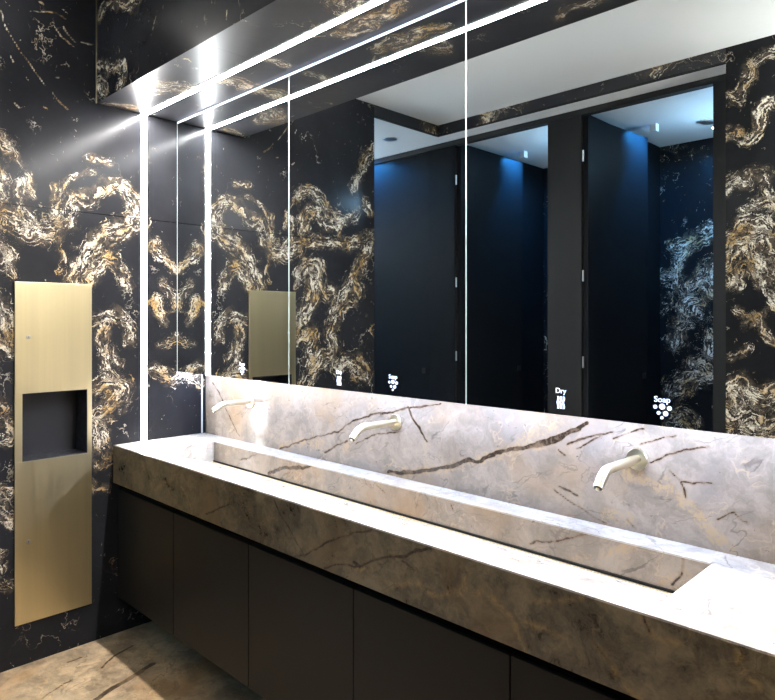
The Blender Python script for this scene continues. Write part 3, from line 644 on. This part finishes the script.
def cub_door(hx, ang, lab):
    t = thing('cubicle_door', lab, 'cubicle door', (hx, Y_CUB - .02, 0), 'cubicle doors')
    W = .752
    def rb(name, lo, hi, mat, par, bev=0.):
        bm = bmesh.new(); add_box(bm, lo, hi, bev)
        bmesh.ops.rotate(bm, verts=bm.verts, cent=(hx, Y_CUB - .02, 0), matrix=Matrix.Rotation(-ang, 3, 'Z'))
        return obj(name, bm, mat, par)
    leaf = rb('leaf', (hx + .002, Y_CUB - .038, .012), (hx + W, Y_CUB - .002, Z_HEAD - .012), 'cub', t, .001)
    rb('lock_plate', (hx + W - .075, Y_CUB - .0018, 1.05), (hx + W - .035, Y_CUB + .008, 1.09), 'gap', leaf, .002)
    rb('lock_knob', (hx + W - .075, Y_CUB - .056, 1.05), (hx + W - .035, Y_CUB - .0382, 1.09), 'gap', leaf, .002)
    for z in (.30, 1.16, 1.70, 2.45):
        bm = bmesh.new(); cyl_bm(bm, (hx - .004, Y_CUB + .004, z), (hx - .004, Y_CUB + .004, z + .07), .0055, n=16)
        obj('hinge', bm, 'steel', t)
    return t
cub_door(-.981, 0., 'closed dark cubicle door lit blue at its top, left in the mirror')
cub_door(.034, math.radians(86.5), 'open dark cubicle door beside the vertical mirror joint')
cub_door(1.042, math.radians(85.5), 'open dark cubicle door to the right of the grey pilaster')
for x, lab in ((-.03, 'dark partition at the back of the cubicle left of the grey pilaster'), (.985, 'dark blue-lit partition beside the glowing marble of the last cubicle'), ):
    b_ = tag(box('cubicle_partition', (x - .02, Y_REAR + .001, .0), (x + .02, Y_CUB - .041, Z_LOW - .001), 'cub'), lab, 'partition', 'partitions between cubicles')
b_ = tag(box('cubicle_partition', (1.87, Y_REAR + .001, 0), (1.91, Y_CUB - .041, Z_LOW - .001), 'cub'), 'dark end partition behind the slim pilaster', 'partition', 'partitions between cubicles')

# ------------------------------------------------------------------ ceiling fixtures
def glow(name, col, watt, r, flat=False):
    """emission of an opal lamp of that power"""
    return emit(name, col, watt / (4 * math.pi ** 2 * r * r))
def dome(x, y, z, lab, r, watt, col):  # added lamps, placed out of view to brighten the ceiling
    """an added, unseen opal ball on a short stem under the ceiling"""
    t = thing('added_ceiling_light', lab, 'ceiling light', (x, y, z), 'added round ceiling lights')
    lathe('ceiling_plate', [(.04, 0), (.04, .008), (.012, .012)], (x, y, z - .0002), (0, 0, -1), 'steel', t)
    lathe('stem', [(.007, .010), (.007, .062)], (x, y, z), (0, 0, -1), 'steel', t, 16)
    lathe('ball', [(r * math.sin(i * math.pi / 14), -r * math.cos(i * math.pi / 14)) for i in range(15)], (x, y, z - .058 - r), (0, 0, -1), glow('opal_' + str(round(x, 2)), col, watt, r), t, 24)
    return t
def recessed(x, y, z, lab, r, watt, col, shield=None):
    """a flush recessed lamp, shining only downwards"""
    t = thing('ceiling_downlight', lab, 'downlight', (x, y, z), 'recessed lamps over the cubicles')
    lathe('trim_ring', [(r, 0), (r + .008, .0), (r + .008, .002), (r, .004)], (x, y, z - .0002), (0, 0, -1), 'steel', t, 40, False)
    lathe('lens', [(r * .97, .0), (r * .97, .001), (r * .5, .0012)], (x, y, z - .0002), (0, 0, -1), glow('lens_' + str(round(x, 2)), col, watt, r), t, 24)
    if shield:                                                      # added screen on the room side, cuts off the lamp's beam there
        e, h = r + .010, (.050 if shield == 'x' else .034); ey = r + (.020 if shield == 'x' else .010)
        box('added_screen', (x - e - .002, y + ey, z - h), (x + e + .002, y + ey + .002, z - .0003), 'white', t)
        if shield == 'x': box('added_screen', (x + e, y - e, z - h), (x + e + .002, y + ey - .0002, z - .0003), 'white', t)
    return t
def globe(x, y, z, d, lab, r, watt, col):  # added lamps out of view, fill light for ceilings and cubicles
    """an added, unseen opal globe on a short wall arm; d points from the wall to the globe"""
    t = thing('added_wall_light', lab, 'added wall light', (x, y, z), None)
    D_ = Vector(d)
    lathe('wall_plate', [(r * .75, .0005), (r * .75, .012), (.01, .016)], Vector((x, y, z)) - D_ * (r + .06), D_, 'steel', t)
    lathe('arm', [(.008, .012), (.008, .062)], Vector((x, y, z)) - D_ * (r + .06), D_, 'steel', t)
    lathe('globe', [(r * math.sin(i * math.pi / 14), -r * math.cos(i * math.pi / 14)) for i in range(15)], (x, y, z), D_, glow('globe_' + str(round(x, 2)), col, watt, r), t, 28)
    return t
WARM = (1., .96, .90)
dome(.28, -1.0, Z_CEIL, 'added unseen round ceiling light near the marble side wall', .045, WATT, WARM)
dome(1.15, -1.0, Z_CEIL, 'added unseen round ceiling light over the middle of the floor', .045, WATT, WARM)
dome(2.05, -1.0, Z_CEIL, 'added unseen round ceiling light nearest the camera', .045, WATT, WARM)
dome(2.45, -2.06, Z_CEIL, 'added unseen round ceiling light washing the opposite marble wall', .045, WATT, WARM)
CW = (.78, .90, 1.)
globe(-1.5, Y_OPEN + .2 - .12, 2.25, (0, -1, 0), 'added unseen globe light in the side passage by the closed cubicle', .06, PASS, CW)
globe(2.44, Y_BACK + .12, 2.45, (0, 1, 0), 'added unseen globe light high on the opposite marble wall', .06, VEST, WARM)
globe(1.785, -3.00, 2.62, (-1, 0, 0), 'added unseen globe light on the partition behind the slim pilaster', .028, CUBW, (.40, .70, 1.))
globe(.88, -2.95, 2.62, (-1, 0, 0), 'added unseen globe light on the partition behind the grey pilaster', .028, CUBW, (.40, .70, 1.))
BL = (.04, .36, 1.)
recessed(-.84, -2.235, Z_LOW, 'recessed blue lamp in front of the closed cubicle door', .009, BW, BL, 'y')
recessed(.185, -3.00, Z_LOW, 'recessed blue lamp in the cubicle by the mirror joint', .009, BW, BL, 'x')
recessed(1.215, -3.00, Z_LOW, 'recessed blue lamp in the cubicle right of the grey pilaster', .009, BW, BL, 'x')
recessed(1.478, -3.355, Z_LOW, 'tiny bright lamp at the back of the last cubicle', .014, BW * .08, (.55, .82, 1.))
t = thing('smoke_detector', 'flat round detector on the blue-lit cubicle ceiling', 'smoke detector', (1.513, -3.152, Z_LOW), None)
lathe('housing', [(.05, 0), (.05, .012), (.04, .022), (.015, .024)], (1.513, -3.152, Z_LOW - .0002), (0, 0, -1), 'steel', t)
t = thing('ceiling_disc', 'small grey disc in the low ceiling before the closed cubicle', 'speaker grille', (-.312, -1.998, Z_LOW), None)
lathe('housing', [(.05, 0), (.05, .004), (.045, .006), (.02, .006)], (-.312, -1.998, Z_LOW - .0002), (0, 0, -1), 'steel', t)  # plain grey disc under the low ceiling

# ------------------------------------------------------------------ camera, world, view
cam = bpy.data.cameras.new('camera'); co = bpy.data.objects.new('camera', cam); C.objects.link(co)
co.location = CAM; co.rotation_euler = (math.pi / 2, 0, math.radians(YAW))
cam.sensor_fit = 'HORIZONTAL'; cam.sensor_width = 36.; cam.lens = 36. * FPX / 775.
cam.shift_y = -(350. - HORIZON) / 775.; cam.clip_start = .02
S = bpy.context.scene; S.camera = co
w = bpy.data.worlds.new('world'); S.world = w; w.use_nodes = True
w.node_tree.nodes['Background'].inputs[0].default_value = (.95, .97, 1., 1); w.node_tree.nodes['Background'].inputs[1].default_value = AMB
S.view_settings.view_transform = 'Standard'; S.view_settings.look = 'None'; S.view_settings.gamma = 1.; S.view_settings.use_curve_mapping = False
S.view_settings.exposure = EXPO
S.cycles.use_denoising = True; S.cycles.max_bounces = 10; S.cycles.diffuse_bounces = 5; S.cycles.glossy_bounces = 6
S.cycles.sample_clamp_indirect = 12.; S.cycles.blur_glossy = .5
